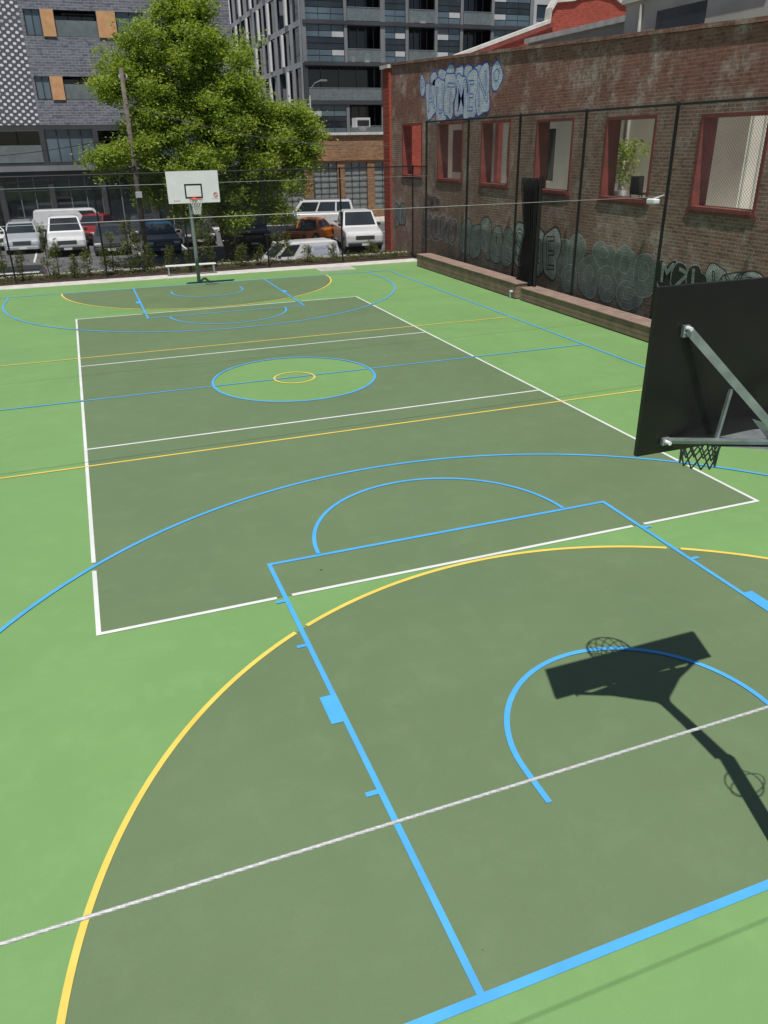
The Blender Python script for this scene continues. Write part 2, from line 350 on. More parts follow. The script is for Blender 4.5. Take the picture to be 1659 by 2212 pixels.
# ------------------------------------------------------------------ hoops
def hoop(label,netmat,near):
    e=empty('basketball_hoop',label=label,cat='basketball hoop',group='hoops at the two ends of the court')
    p=MB().tube((0,0,0),(0,0,3.05),.068,M['polegreen'],n=20); p.tube((0,0,0),(0,0,.02),.11,M['polegreen'],n=20); p.done('pole',e,False)
    if near:
        l=MB(); l.path([(.02+.15*math.cos(2*math.pi*i/20),.02+.13*math.sin(2*math.pi*i/20),2.30+.05*math.sin(2*math.pi*i/20)) for i in range(21)],.006,M['black']); l.path([(.05+.17*math.cos(2*math.pi*i/20),.03+.09*math.sin(2*math.pi*i/20),2.22+.08*math.cos(2*math.pi*i/20)) for i in range(21)],.005,M['black']); l.done('cable_loop',e)
    a=MB()
    a.beam((0,-.05,2.96),(0,1.02,2.96),.10,.10,M['galv'])
    a.beam((0,.25,2.5),(0,.9,2.9),.045,.045,M['galv'])
    for q in(-1,1):
        a.beam((q*.0,.90,2.93),(q*.67,1.235,3.68),.034,.022,M['galv'])
        a.beam((q*.0,.885,2.945),(q*.66,1.215,3.69),.008,.042,M['galv'])
        a.beam((q*.02,.93,2.980),(q*.69,1.235,2.980),.034,.022,M['galv'])
        a.beam((q*.02,.915,2.998),(q*.69,1.222,2.998),.044,.007,M['galv'])
        a.beam((q*.385,1.09,3.33),(q*.40,1.12,3.0),.020,.020,M['galv'])
        a.poly([(0,.80,2.955),(q*.56,1.20,2.955),(0,1.25,2.955)],M['galv'])
        a.box((q*.67-.024,1.228,3.645),(q*.67+.024,1.25,3.715),M['galv']); a.box((q*.70-.028,1.228,2.957),(q*.70+.028,1.25,3.003),M['galv'])
        a.tube((q*.67,1.19,3.70),(q*.67,1.228,3.70),.013,M['boardw'],n=8); a.tube((q*.70,1.19,2.98),(q*.70,1.228,2.98),.013,M['boardw'],n=8)
        a.poly([(q*.02,.75,2.91),(q*.02,1.0,2.91),(q*.2,1.06,3.12),(q*.12,.9,3.10)],M['galv'])
    a.done('support_arm',e)
    b=MB(); b.box((-.9,1.25,2.9),(.9,1.280,3.95),M['ply']); b.box((-.892,1.2805,2.908),(.892,1.288,3.942),M['boardw'])
    bb=b.done('backboard',e)
    t=MB(); z0=3.06
    for (x0,x1,za,zb_) in((-.305,.305,z0,z0+.05),(-.305,.305,z0+.42,z0+.47),(-.305,-.255,z0+.05,z0+.42),(.255,.305,z0+.05,z0+.42)):
        t.box((x0,1.289,za),(x1,1.292,zb_),M['black'])
    t.done('target_square',bb)
    r=MB()
    pts=[(.225*math.cos(2*math.pi*i/32),1.29+.375+.225*math.sin(2*math.pi*i/32),3.05) for i in range(33)]
    r.path(pts,.010,M['orange'],n=8)
    r.box((-.09,1.296,2.98),(.09,1.305,3.08),M['orange']); r.box((-.08,1.30,3.035),(.08,1.45,3.045),M['orange'])
    r.beam((-.07,1.30,2.98),(-.03,1.46,3.04),.012,.012,M['orange']); r.beam((.07,1.30,2.98),(.03,1.46,3.04),.012,.012,M['orange'])
    r.done('rim',e,True)
    nm=MB(); K=12; levels=[(3.045,.225),(2.95,.195),(2.86,.165),(2.77,.145),(2.69,.132),(2.62,.125),(2.56,.125)]
    cy=1.29+.375
    for li in range(len(levels)-1):
        (za,ra),(zb2,rb)=levels[li],levels[li+1]
        for k in range(K):
            off=.5*(li%2); a0=2*math.pi*(k+off)/K
            for dlt in(-.5,.5):
                a1=2*math.pi*(k+off+dlt)/K
                nm.tube((ra*math.cos(a0),cy+ra*math.sin(a0),za),(rb*math.cos(a1),cy+rb*math.sin(a1),zb2),.006,netmat,n=5)
    nm.done('net',e)
    return e
hp=hoop("galvanised basketball hoop with dark rear of its backboard showing",M['netg'],True); hp.location=(0,-14.10,0)
hf=hoop("white backboard hoop on a grey green pole by the rear fence",M['netw'],False); hf.location=(0,14.45,0); hf.rotation_euler=(0,0,math.pi)
fb=[c for c in hf.children if c.name.startswith('backboard')][0]
def rot_face(x,y,z): return Matrix.Translation((x,y,z))@Matrix.Rotation(math.pi,4,'Z')@Matrix.Rotation(math.pi/2,4,'X')
text_obj("WARNING",.05,M['redtxt'],'printed_sign',fb,rot_face(.72,1.295,2.98))
text_obj("NO HANGING",.035,M['redtxt'],'printed_sign',fb,rot_face(-.62,1.295,3.02))
rg=MB(); rg.path([(-.75+.07*math.cos(t*math.pi/8),1.295,3.16+.07*math.sin(t*math.pi/8)) for t in range(17)],.008,M['redtxt'],n=4); rg.beam((-.80,1.295,3.11),(-.70,1.295,3.21),.012,.012,M['redtxt']); rg.done('prohibition_symbol',fb)

b=empty('bench',(0.02,16.6,0.012),label="low white aluminium bench standing on the concrete strip",cat='bench')
MB().box((-1,-.14,.36),(1,.14,.40),M['boardw']).done('seat',b,bevel=.008)
for x in(-.9,.9):
    l=MB(); l.box((x-.025,-.12,0),(x+.025,-.08,.36),M['galv']); l.box((x-.025,.08,0),(x+.025,.12,.36),M['galv']); l.box((x-.025,-.08,.0),(x+.025,.08,.03),M['galv']); l.done('leg',b)

def deckbench(y0,y1,zt,x0,x1,label):
    e=empty('timber_bench',(x0,y0,0),label=label,cat='bench',group='timber benches along the brick wall')
    L=y1-y0; w=x1-x0; s=MB()
    for i in range(4):
        a=i*w/4; s.box((a+.004,0,zt-.035),(a+w/4-.006,L,zt),M['timber'])
    s.done('seat',e)
    f=MB(); nz=3
    for i in range(nz):
        a=.03+i*(zt-.07)/nz; f.box((.02,.02,a),(.045,L-.02,a+(zt-.07)/nz-.010),M['timber_d'])
        f.box((.05,.02,a),(w-.02,.045,a+(zt-.07)/nz-.010),M['timber_d'])
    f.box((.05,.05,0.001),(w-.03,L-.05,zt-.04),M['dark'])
    f.done('base_cladding',e)
    MB().tube((-.03,.25,.0),(-.03,.25,.20),.035,M['galv'],n=10).box((-.06,.20,.20),(.02,.30,.24),M['boardw']).done('tap_fitting',e)
deckbench(6.30,14.7,.50,9.1,9.74,"long brown timber bench box below the chain link fence")
deckbench(-4.5,6.10,.41,9.16,9.80,"lower timber bench box with a white fitting beside it")

# ------------------------------------------------------------------ chain link
def mesh_panel(mb,P,u0,u1,v0,v1,pitch=.085,r=.0016,mat=None):
    mat=mat or M['wireb']; w=u1-u0; h=v1-v0
    c=-h
    while c<w:
        for sgn,off in((1,-.004),(-1,.004)):
            t0=max(0,-c); t1=min(h,w-c)
            if t1<=t0: continue
            ua,ub=u0+c+t0,u0+c+t1
            va,vb=(v0+t0,v0+t1) if sgn>0 else (v1-t0,v1-t1)
            mb.tube(P(ua,va,off),P(ub,vb,off),r,mat,n=3,cap=False)
        c+=pitch
PX=lambda u,v,d:(u,17.0+d,v)
PYr=lambda u,v,d:(9.9+d,u,v)
f=empty('chain_link_fence',(0,0,0),label="black chain link fence between the court and garden bed",cat='fence')
for x in(-13.1,-9.85,-6.57,-3.22,.05,3.32,6.6,9.9):
    MB().tube((x,17.06,0),(x,17.06,3.84),.034,M['black'],n=10).done('post',f)
MB().tube((-13.1,17.0,3.8),(9.9,17.0,3.8),.026,M['black']).tube((-13.1,17.0,.1),(9.9,17.0,.1),.015,M['black']).done('rail',f)
m_=MB(); mesh_panel(m_,PX,-13.1,9.9,.1,3.8,pitch=.085,r=.0030,mat=M['black']); m_.done('wire_mesh',f)
f=empty('chain_link_fence',(0,0,0),label="tall black chain link fence in front of brick wall",cat='fence')
for y in(15.72,11.85,8.08,4.35,.52,-3.3,-7.1):
    MB().tube((9.96,y,0),(9.96,y,5.5),.042,M['black'],n=10).done('post',f)
MB().tube((9.9,-7.1,5.45),(9.9,15.72,5.45),.028,M['black']).tube((9.9,15.72,3.8),(9.9,17.0,3.8),.022,M['black']).tube((9.9,-7.1,.12),(9.9,17,.12),.014,M['black']).done('rail',f)
m_=MB(); mesh_panel(m_,PYr,-7.1,15.72,.12,5.45,pitch=.085,r=.0033); mesh_panel(m_,PYr,15.72,17.0,.12,3.8,pitch=.085,r=.0033); m_.done('wire_mesh',f)
for y,z,lab in((-15.55,3.505,"taut steel cable spanning above the court"),(.8,3.38,"thin steel cable spanning the middle of the court"),(15.4,3.46,"thin steel cable strung near the rear fence")):
    c=MB()
    if y<0:
        n=2600; L=19.5
        for k in range(4):
            pts=[(-9.6+L*i/n,y+.0015*math.cos(k*1.5708+i*.55),z+.0015*math.sin(k*1.5708+i*.55)) for i in range(n+1)]
            c.path(pts,.0024,M['cable'],n=6)
    else: c.tube((-9.6,y,z),(9.9,y,z),.006,M['cable'],n=6)
    tag(c.done('steel_cable',smooth=True),lab,'cable',"cables spanning the court")
e=empty('divider_net',(9.62,6.1,0),label="gathered black divider net hanging on a post by the benches",cat='net')
MB().tube((0,-.10,.0),(0,-.10,3.72),.055,M['black'],n=12).done('post',e)
c=MB(); NU=100; NV=54
def npt(i,j,ph=0.):
    u=i/NU; z=.40+3.2*j/NV; sq=.72+.28*abs(math.cos((z-.4)*.98)) if z>1.0 else 1.0-.1*z
    return (.11*math.sin(u*46+ph+z*.3)*sq+.04*ph, -.0+(1.0*u*sq)+.02*math.sin(z*2.2+u*6), z+.05*math.sin(u*15+ph))
for ph in (0.,1.4):
    for j in range(NV+1):
        for i in range(NU): c.tube(npt(i,j,ph),npt(i+1,j,ph),.006,M['net'],n=3,cap=False)
    for i in range(0,NU+1):
        for j in range(0,NV,2): c.tube(npt(i,j,ph),npt(i,min(NV,j+2),ph),.005,M['net'],n=3,cap=False)
c.done('netting',e)
e=empty('flood_light',(9.80,.80,3.22),label="white flood light bracketed to tall black fence",cat='light')
MB().box((-.10,-.17,.0),(.07,.17,.12),M['boardw']).done('lamp_housing',e,bevel=.03)
MB().box((-.09,-.15,-.012),(.06,.15,-.001),M['lamp']).tube((.0,.0,.12),(.12,-.26,.22),.015,M['boardw']).done('bracket',e)

# ------------------------------------------------------------------ big brick wall
wins=[(-5.95,-3.75),(-2.0,.2),(1.82,4.03),(5.65,7.82),(9.52,11.72),(13.25,15.62),(17.25,19.55)]
WX=10.42; WD=.42
bw=empty('brick_wall',(0,0,0),label="weathered red brick warehouse wall with open window holes and graffiti",cat='wall')
topf=lambda u: 6.92+(u+1.45)*.0415
holes=[(a,b,round(3.12+.011*a,3),round(5.25+.0125*a,3)) for a,b in wins]
mb=MB()
for k,(a,b,c,d) in enumerate(holes):
    lo=-9.5 if k==0 else (wins[k-1][1]+a)/2; hi=20.9 if k==len(holes)-1 else (b+wins[k+1][0])/2
    wall_holes(mb,lambda u,v,dd:(WX+dd,u,v),lo,hi,-.99,7,[(a,b,c,d)],WD,M['brick'],M['brick'],top=topf)
mb.done('wall',bw)
c=MB()
P0=[(WX-.05,-9.5,topf(-9.5)+.005),(WX+WD+.05,-9.5,topf(-9.5)+.005),(WX+WD+.05,20.9,topf(20.9)+.005),(WX-.05,20.9,topf(20.9)+.005)]
P1=[(x,y,z+.10) for x,y,z in P0]
c.poly(P1,M['brick'])
for i in range(4):
    j=(i+1)%4; c.poly([P0[i],P0[j],P1[j],P1[i]],M['brick'])
c.done('coping',bw)
for a,b,cz,d in holes:
    fr=MB(); t=.09; x0,x1=WX-.02,WX+WD+.01
    fr.box((x0,a+.002,cz+.002),(x1,a+t,d-.002),M['redpaint']); fr.box((x0,b-t,cz+.002),(x1,b-.002,d-.002),M['redpaint'])
    fr.box((x0-.03,a+t+.001,cz+.002),(x1,b-t-.001,cz+.09),M['redpaint']); fr.box((x0,a+t+.001,d-.08),(x1,b-t-.001,d-.002),M['redpaint'])
    fr.box((WX-.03,a-.08,cz-.08),(WX-.004,b+.08,cz-.002),M['redpaint'])
    fr.done('window_frame',bw)
MB().box((WX-.10,20.92,-.99),(WX+.5,21.75,7.75),M['brickred']).box((WX-.2,20.85,7.76),(WX+.6,21.85,7.90),M['coping']).done('corner_pier',bw)
def wallM(y,z,d,ang=0,sx=1,sz=1):
    R_=Matrix(((0,0,-1,WX-d),(-1,0,0,y),(0,1,0,z),(0,0,0,1)))
    return R_@Matrix.Rotation(ang,4,'Z')@Matrix.Diagonal((sx,sz,1,1))
def spraymat(name,c,c2,wear):
    m,nt,b=nt_new(name)
    g=N(nt,'ShaderNodeNewGeometry'); s=N(nt,'ShaderNodeSeparateXYZ'); nt.links.new(g.outputs['Position'],s.inputs[0])
    cc=N(nt,'ShaderNodeCombineXYZ'); nt.links.new(s.outputs['Y'],cc.inputs[0]); nt.links.new(s.outputs['Z'],cc.inputs[1])
    t=N(nt,'ShaderNodeTexBrick'); nt.links.new(cc.outputs[0],t.inputs['Vector']); t.inputs['Scale'].default_value=1; t.inputs['Brick Width'].default_value=.24; t.inputs['Row Height'].default_value=.086; t.inputs['Mortar Size'].default_value=.010
    t.inputs['Color1'].default_value=(1,1,1,1); t.inputs['Color2'].default_value=(.78,.78,.78,1); t.inputs['Mortar'].default_value=(.6,.6,.6,1)
    col=mixcol(nt,ramp(nt,noise(nt,3.5,5),.35,.65),c,c2)
    col=mixcol(nt,.8,col,t.outputs['Color'],'MULTIPLY')
    col=mixcol(nt,mul(nt,ramp(nt,noise(nt,6,7,rough=.75),.54,.70),wear),col,(.20,.125,.095))
    nt.links.new(col,b.inputs['Base Color']); b.inputs['Roughness'].default_value=.7; b.inputs['Specular IOR Level'].default_value=.25
    return m
G={'blue':spraymat('spray_blue',(.05,.10,.56),(.08,.16,.60),.2),'silver':spraymat('spray_silver',(.70,.77,.86),(.52,.58,.66),.5),
'teal':spraymat('spray_grey_green',(.37,.41,.39),(.24,.27,.255),.5),'dk':spraymat('spray_black',(.035,.04,.04),(.05,.05,.05),.4),
'pal':spraymat('spray_pale',(.60,.65,.64),(.40,.44,.43),.5),'pur':spraymat('spray_faded_violet',(.33,.23,.27),(.20,.13,.13),.7),
'outl':spraymat('spray_outline_pale',(.62,.68,.66),(.48,.52,.51),.3)}
lay=[.003]
def nxt(): lay[0]+=.0006; return lay[0]
def blob(o,y,z,ry,rz,fill,outl,w,seed,pw=2.6,notch=0.,ang=0.):
    r_=random.Random(seed); ph=[r_.uniform(0,6.28) for _ in range(4)]
    def shape(k):
        pts=[]
        for i in range(44):
            t=2*math.pi*i/44; c_,s_=math.cos(t),math.sin(t); q=(abs(c_)**pw+abs(s_)**pw)**(-1/pw)
            q*=1+.06*math.sin(2*t+ph[0])+.05*math.sin(3*t+ph[1])+.03*math.sin(5*t+ph[2])
            if notch: q*=1-notch*max(0,math.cos(t-ph[3]))**8
            u=(ry-k)*q*c_; v=(rz-k)*q*s_; u,v=u*math.cos(ang)-v*math.sin(ang),u*math.sin(ang)+v*math.cos(ang)
            pts.append((WX-lay[0],y-u,z+v))
        return pts
    nxt(); b_=MB(); b_.poly(shape(0),outl); b_.done('outline',o)
    nxt(); b_=MB(); b_.poly(shape(w),fill); b_.done('fill',o)
def throwup(word,y0,z0,lw,lh,fill,outl,w=.05,seed=1,inner=None,pw=2.8,hollow=True,notch=.28):
    o=empty('graffiti',(0,0,0)); o.parent=bw; r_=random.Random(seed); inner=inner or outl
    lay[0]=.003
    for i,ch in enumerate(word):
        y=y0-(i+.5)*lw; z=z0+lh/2+r_.uniform(-.06,.06)*lh; a=r_.uniform(-.2,.2)
        blob(o,y,z,lw*.62,lh*.54*r_.uniform(.9,1.1),fill,outl,w,seed*31+i,notch=notch,ang=a,pw=pw)
        nxt(); text_obj(ch,lh*1.0,inner,'outline',o,wallM(y+lw*.36,z-lh*.35,lay[0],a,lw/(lh*.66)*.78,1.),offset=.010+w*.2)
        if hollow:
            nxt(); text_obj(ch,lh*1.0,fill,'fill',o,wallM(y+lw*.36,z-lh*.35,lay[0],a,lw/(lh*.66)*.78,1.),offset=-w*.40)
    return o
def bubbles(items,fill,outl,w=.04,seed=5,inner=True):
    o=empty('graffiti',(0,0,0)); o.parent=bw; lay[0]=.003
    for i,(y,z,a,b_) in enumerate(items):
        blob(o,y,z,a,b_,fill,outl,w,seed+i,pw=2.1,notch=.25)
        if inner: blob(o,y+.08*a,z+.05,a*.45,b_*.42,fill,outl,w*.8,seed+i+50,pw=2.0)
bubbles([(16.1,7.0,.40,.30),(15.3,7.1,.40,.28),(14.5,7.12,.42,.30),(13.7,7.05,.42,.30),(12.9,7.02,.42,.30),(12.1,6.95,.38,.30)],G['silver'],G['blue'],.05,3,False)
throwup("AUTMEN",16.8,5.55,.92,1.45,G['silver'],G['blue'],.045,2,pw=6,notch=.5)
bubbles([(10.7,6.72,.44,.50),(17.25,6.85,.30,.45)],G['silver'],G['blue'],.05,9)
throwup("RUKS",17.0,.9,.85,1.1,G['pur'],G['outl'],.03,7)
throwup("HUSTE",13.2,.62,.88,1.35,G['teal'],G['dk'],.04,4,inner=G['outl'])
throwup("SAE",8.85,.60,1.0,1.5,G['pal'],G['dk'],.06,6,inner=G['dk'],notch=.4)
bubbles([(5.75,1.3,.5,.62),(4.95,1.5,.55,.6),(5.2,.75,.5,.42),(4.15,.95,.62,.6),(3.5,1.65,.55,.42),(3.2,.85,.6,.5),(2.4,1.45,.62,.6),(2.1,.7,.6,.42),(1.55,1.35,.5,.65)],G['teal'],G['outl'],.030,21)
throwup("MZL",1.0,1.15,.60,.70,G['dk'],G['outl'],.03,12,inner=G['outl'],pw=5,hollow=False,notch=.5)
throwup("VXR",-.8,1.15,.60,.70,G['pal'],G['dk'],.03,15,pw=5,notch=.5)
throwup("KR",20.6,1.1,.7,1.0,G['teal'],G['dk'],.04,13)
throwup("OMY",16.9,2.1,.5,.5,G['pur'],G['dk'],.03,17)

# ------------------------------------------------------------------ red gable and rendered blocks
e=empty('gabled_warehouse',(0,21.8,0),label="red painted brick warehouse gable with curved white coping",cat='building')
prof=[(10.6,7.5),(11.3,7.45),(19.0,9.85),(19.05,10.35),(19.3,10.7),(19.8,10.75),(20.3,10.8),(20.7,11.05),(21.6,11.2),(22.5,11.05),(22.9,10.8),(23.4,10.75),(23.9,10.7),(24.15,10.35),(24.2,9.85),(31.9,7.45),(32.6,7.5)]
g=MB()
front=[(10.95,0,-.5),(32.6,0,-.5)]+[(x,0,z) for x,z in prof[::-1][:-1]]+[(10.95,0,7.47)]
g.poly(front,M['brickred']); g.poly([(x,.4,z) for x,_,z in front][::-1],M['brickred'])
g.done('wall',e)
c=MB()
for (xa,za),(xb,zb_) in zip(prof[:-1],prof[1:]):
    c.poly([(xa,-.12,za+.12),(xb,-.12,zb_+.12),(xb,.5,zb_+.12),(xa,.5,za+.12)],M['coping'])
    c.poly([(xa,-.12,za-.03),(xb,-.12,zb_-.03),(xb,-.12,zb_+.12),(xa,-.12,za+.12)],M['coping'])
    c.poly([(xa,-.12,za-.03),(xa,.5,za-.03),(xb,.5,zb_-.03),(xb,-.12,zb_-.03)],M['coping'])
c.done('coping',e)
s=MB(); s.poly([(10.5,-.05,7.9),(10.6,-.05,7.3),(11.4,-.05,7.36),(11.1,-.05,7.45),(10.85,-.05,7.7)],M['redpaint']); s.done('scroll_bracket',e)
s=MB()
for i in range(9): s.beam((11.6+i*.84,-.06,7.42+i*.262),(11.6+(i+1)*.84,-.06,7.42+(i+1)*.262),.1,.22,M['redpaint'])
s.done('roof_flashing',e)
e=empty('rendered_building',(13,6.6,0),label="grey beige rendered block with small openings above brick wall",cat='building')
r=MB(); wall_holes(r,lambda u,v,d:(d,u,v),0,6.6,0,8.0,[(1.0,2.2,3.3,5.1),(4.2,5.2,3.3,5.1)],5,M['beige'],M['beige']); r.box((.4,6.61,0),(5,14.6,6.6),M['beige']); r.box((.2,9,2.9),(.39,9.3,6.5),M['redpaint']); r.box((.2,12,2.9),(.39,12.3,6.5),M['redpaint']); r.done('wall',e)
MB().box((-.12,-.05,8.001),(5.1,6.7,8.16),M['coping']).done('coping',e)
for a in (7.4,10.0,12.8): MB().box((.34,a,3.4),(.395,a+1.0,5.2),M['glass']).done('window',e)
MB().box((.3,1.0,3.3),(.34,2.2,5.1),M['glass']).done('window',e); MB().box((.3,4.2,3.3),(.34,5.2,5.1),M['glass']).done('window',e)
e=empty('rendered_building',(12.3,.6,0),label="cream rendered block with metal capping behind brick wall",cat='building')
r=MB(); r.box((0,0,0),(5,5.7,8.30),M['cream'])
for i in range(12): r.box((.05+i*.4,-.03,2.9),(.10+i*.4,-.001,8.0),M['beige'])
r.done('wall',e)
MB().box((-.1,-.1,8.302),(5.1,5.8,8.42),M['coping']).done('coping',e)
MB().box((-.02,2.2,7.45),(-.003,4.2,7.95),M['glass']).done('window',e)
MB().box((-.02,2.0,3.3),(-.003,3.0,5.0),M['glass']).done('window',e)
MB().tube((-.05,4.9,3),(-.05,4.9,8.2),.05,M['coping']).done('downpipe',e)
mb=MB(); mb.box((10.86,-9,2.7),(32,21.7,2.85),M['concrete']); tag(mb.done('terrace_deck'),"pale concrete terrace floor behind the brick wall",'terrace')
e=empty('chair',(11.3,3.3,2.85),label="dark outdoor chair on terrace behind the wall",cat='chair')
MB().box((-.22,-.22,.42),(.22,.22,.46),M['trim']).done('seat',e); MB().box((-.22,.2,.461),(.22,.23,.9),M['trim']).done('backrest',e)
for x in(-.2,.2):
    for y in(-.2,.2): MB().tube((x,y,0),(x,y,.42),.015,M['trim']).done('leg',e)

# leaf clouds -------------------------------------------------------------
def leaves(name,centers,nper,spread,size,mat,parent=None):
    C=np.repeat(np.asarray(centers,float),nper,0); n=len(C)
    C=C+rng.normal(0,1,(n,3))*spread
    a=rng.normal(0,1,(n,3)); a[:,2]*=.5; a/=np.linalg.norm(a,axis=1)[:,None]
    b=rng.normal(0,1,(n,3)); b[:,2]*=.7; b-= (b*a).sum(1)[:,None]*a; b/=np.linalg.norm(b,axis=1)[:,None]
    s=size*rng.uniform(.6,1.3,(n,1))
    V=np.stack([C-a*s,C+b*s*.45,C+a*s,C-b*s*.45],1).reshape(-1,3)
    me=bpy.data.meshes.new(name); me.vertices.add(4*n); me.vertices.foreach_set('co',V.ravel().astype(np.float32))
    me.loops.add(4*n); me.loops.foreach_set('vertex_index',np.arange(4*n,dtype=np.int32))
    me.polygons.add(n); me.polygons.foreach_set('loop_start',np.arange(0,4*n,4,dtype=np.int32)); me.polygons.foreach_set('loop_total',np.full(n,4,dtype=np.int32))
    me.update(calc_edges=True); me.materials.append(mat)
    ob=bpy.data.objects.new(name,me); COL.objects.link(ob)
    if parent: ob.parent=parent
    return ob
def limb(mb,p0,p1,r0,r1,mat,k=5,wob=.08):
    p0=Vector(p0);p1=Vector(p1); pts=[p0.lerp(p1,i/k)+(Vector(rng.normal(0,wob,3)) if 0<i<k else Vector((0,0,0))) for i in range(k+1)]
    for i in range(k): mb.tube(pts[i],pts[i+1],r0+(r1-r0)*i/k,mat,r1=r0+(r1-r0)*(i+1)/k,n=9,cap=False)
    return mb
T0=(3.0,24.6); TZ=gz_at(24.6)
t=empty('tree',(T0[0],T0[1],TZ),label="large leafy green street tree among the parked cars",cat='tree')
lob=[((2.0,24.6,9.3),(1.6,1.5,1.0)),((.5,24.5,8.7),(1.3,1.4,.9)),((3.4,24.6,8.6),(1.3,1.4,.95)),((-.6,24.5,7.9),(1.0,1.2,.8)),((-1.6,24.5,7.1),(.8,1.0,.55)),((1.6,24.4,7.7),(1.9,1.8,1.1)),((3.9,24.5,7.2),(1.4,1.6,1.0)),((.2,24.4,6.5),(1.3,1.5,.9)),
((2.3,24.2,6.2),(1.8,1.7,1.0)),((.6,24.2,5.3),(1.5,1.5,.9)),((3.6,24.2,5.3),(1.5,1.5,.9)),((6.5,25,5.9),(1.0,1.2,.75)),((7.2,25.1,5.0),(.9,1.1,.6)),((5.8,24.8,4.9),(1.2,1.3,.8)),((7.0,24.9,4.0),(.9,1.1,.55)),((5.0,24.6,6.2),(1.0,1.2,.7)),
((-1.9,24.0,4.2),(1.0,1.1,.6)),((-.6,24.0,4.6),(1.0,1.2,.65)),((.5,23.9,3.7),(1.2,1.2,.75)),((2.2,23.8,4.3),(1.4,1.4,.8)),((4.8,24.2,3.7),(1.2,1.4,.75)),((6.0,24.6,3.1),(.9,1.1,.5)),((4.2,24.2,2.5),(1.2,1.2,.6)),((2.6,24.0,2.8),(1.1,1.1,.6)),((1.4,24.0,2.1),(1.0,1.0,.55)),((3.4,23.9,1.5),(1.0,.9,.45)),((1.6,24.5,10.1),(.8,.9,.5)),((2.6,24.5,10.1),(.7,.9,.45)),((-.2,24.0,2.8),(.8,.9,.5)),((5.2,24.2,1.7),(.8,.8,.4))]
tr=MB(); limb(tr,(0,0,0),(-.2,0,3.0),.32,.24,M['bark']); limb(tr,(-.2,0,3.0),(-.6,0,9.4),.24,.05,M['bark'],7)
for c_,r_ in lob:
    limb(tr,(-.25,0,min(2.6+.15*c_[2],c_[2]-TZ-.2)),(c_[0]-T0[0],c_[1]-T0[1],c_[2]-TZ),.10,.02,M['bark'],5)
tr.done('trunk',t,True)
cs=[]
for c_,r_ in lob:
    vol=r_[0]*r_[1]*r_[2]; k=int(9*vol**.65)+5
    for _ in range(k):
        d=rng.normal(0,1,3); d/=np.linalg.norm(d); q=rng.uniform(.3,1.10)
        bx=np.array([c_[0]-T0[0]+d[0]*r_[0]*q,c_[1]-T0[1]+d[1]*r_[1]*q,c_[2]-TZ+d[2]*r_[2]*q])
        for _ in range(6): cs.append(bx+rng.normal(0,1,3)*(.32,.32,.20))
leaves('crown',cs,64,(.22,.22,.15),.080,M['leaf'],t)

def sapling(x,y,h,label,dense=1.0):
    e=empty('sapling',(x,y,.05),label=label,cat='plant',group='young plants in the garden bed')
    s=MB(); limb(s,(0,0,0),(.05,0,h),.018,.006,M['bark'],5,.02)
    cc=[]
    for i in range(int(16*dense)):
        z=h*rng.uniform(.15,1.0); a=rng.uniform(0,6.28); r=rng.uniform(.05,.30)*(1.15-z/h*.7)
        p=(r*math.cos(a),r*math.sin(a),z); s.tube((0.02,0,z*.85),p,.005,M['bark'],n=4,cap=False); cc.append(p)
    s.done('stem',e); leaves('foliage',cc,26,(.07,.07,.09),.045,M['leaf2'],e)
TS="thin upright sapling with sparse leaves in mulch"; LS="low leafy shrub in dark mulch"; BS="bushy yellow green sapling in the garden bed"; NS="tall narrow sapling behind the hoop pole"
for x,y,h,lab,dn in((-5.35,18.0,2.1,TS,1.2),(-5.0,17.7,1.3,TS,1.2),(-2.3,17.7,2.0,BS,1.6),(-1.9,17.9,1.6,BS,1.6),(-1.5,17.7,1.1,BS,1.2),(.75,17.9,2.5,NS,1.8),(1.1,18.1,1.9,NS,1.6),(3.9,18.0,1.7,TS,1),(4.3,17.7,1.2,TS,1),(-7.0,18.0,1.7,TS,1.2),(-6.3,17.6,1.0,LS,1),(-3.9,17.8,.9,LS,1.2),(-4.4,17.6,.8,LS,1.2),(-3.2,17.6,1.1,LS,1.2),(-2.9,18.1,1.5,BS,1.4),(2.3,17.8,.8,LS,1.2),(-.6,17.7,.9,LS,1.2),(.1,17.6,.7,LS,1),(3.1,17.6,.7,LS,1),(5.2,17.7,.7,LS,1),(6.4,17.8,.6,LS,1),(8.2,17.8,.7,LS,1)):
    sapling(x,y,h,lab,dn)
cs=[(rng.uniform(-9,10),rng.uniform(17.2,18.6),.12) for _ in range(210)]
o=leaves('ground_cover',cs,24,(.10,.08,.08),.05,M['leaf2']); o["kind"]="stuff"
e=empty('potted_shrub',(11.55,4.7,2.85),label="leafy green potted shrub on terrace behind the wall",cat='plant')
MB().tube((0,0,0),(0,0,.45),.2,M['boardw'],r1=.26,n=16).done('pot',e)
leaves('foliage',[(rng.normal(0,.3),rng.normal(0,.35),.5+rng.uniform(.1,1.3)) for _ in range(34)],24,(.1,.1,.1),.07,M['leaf'],e)

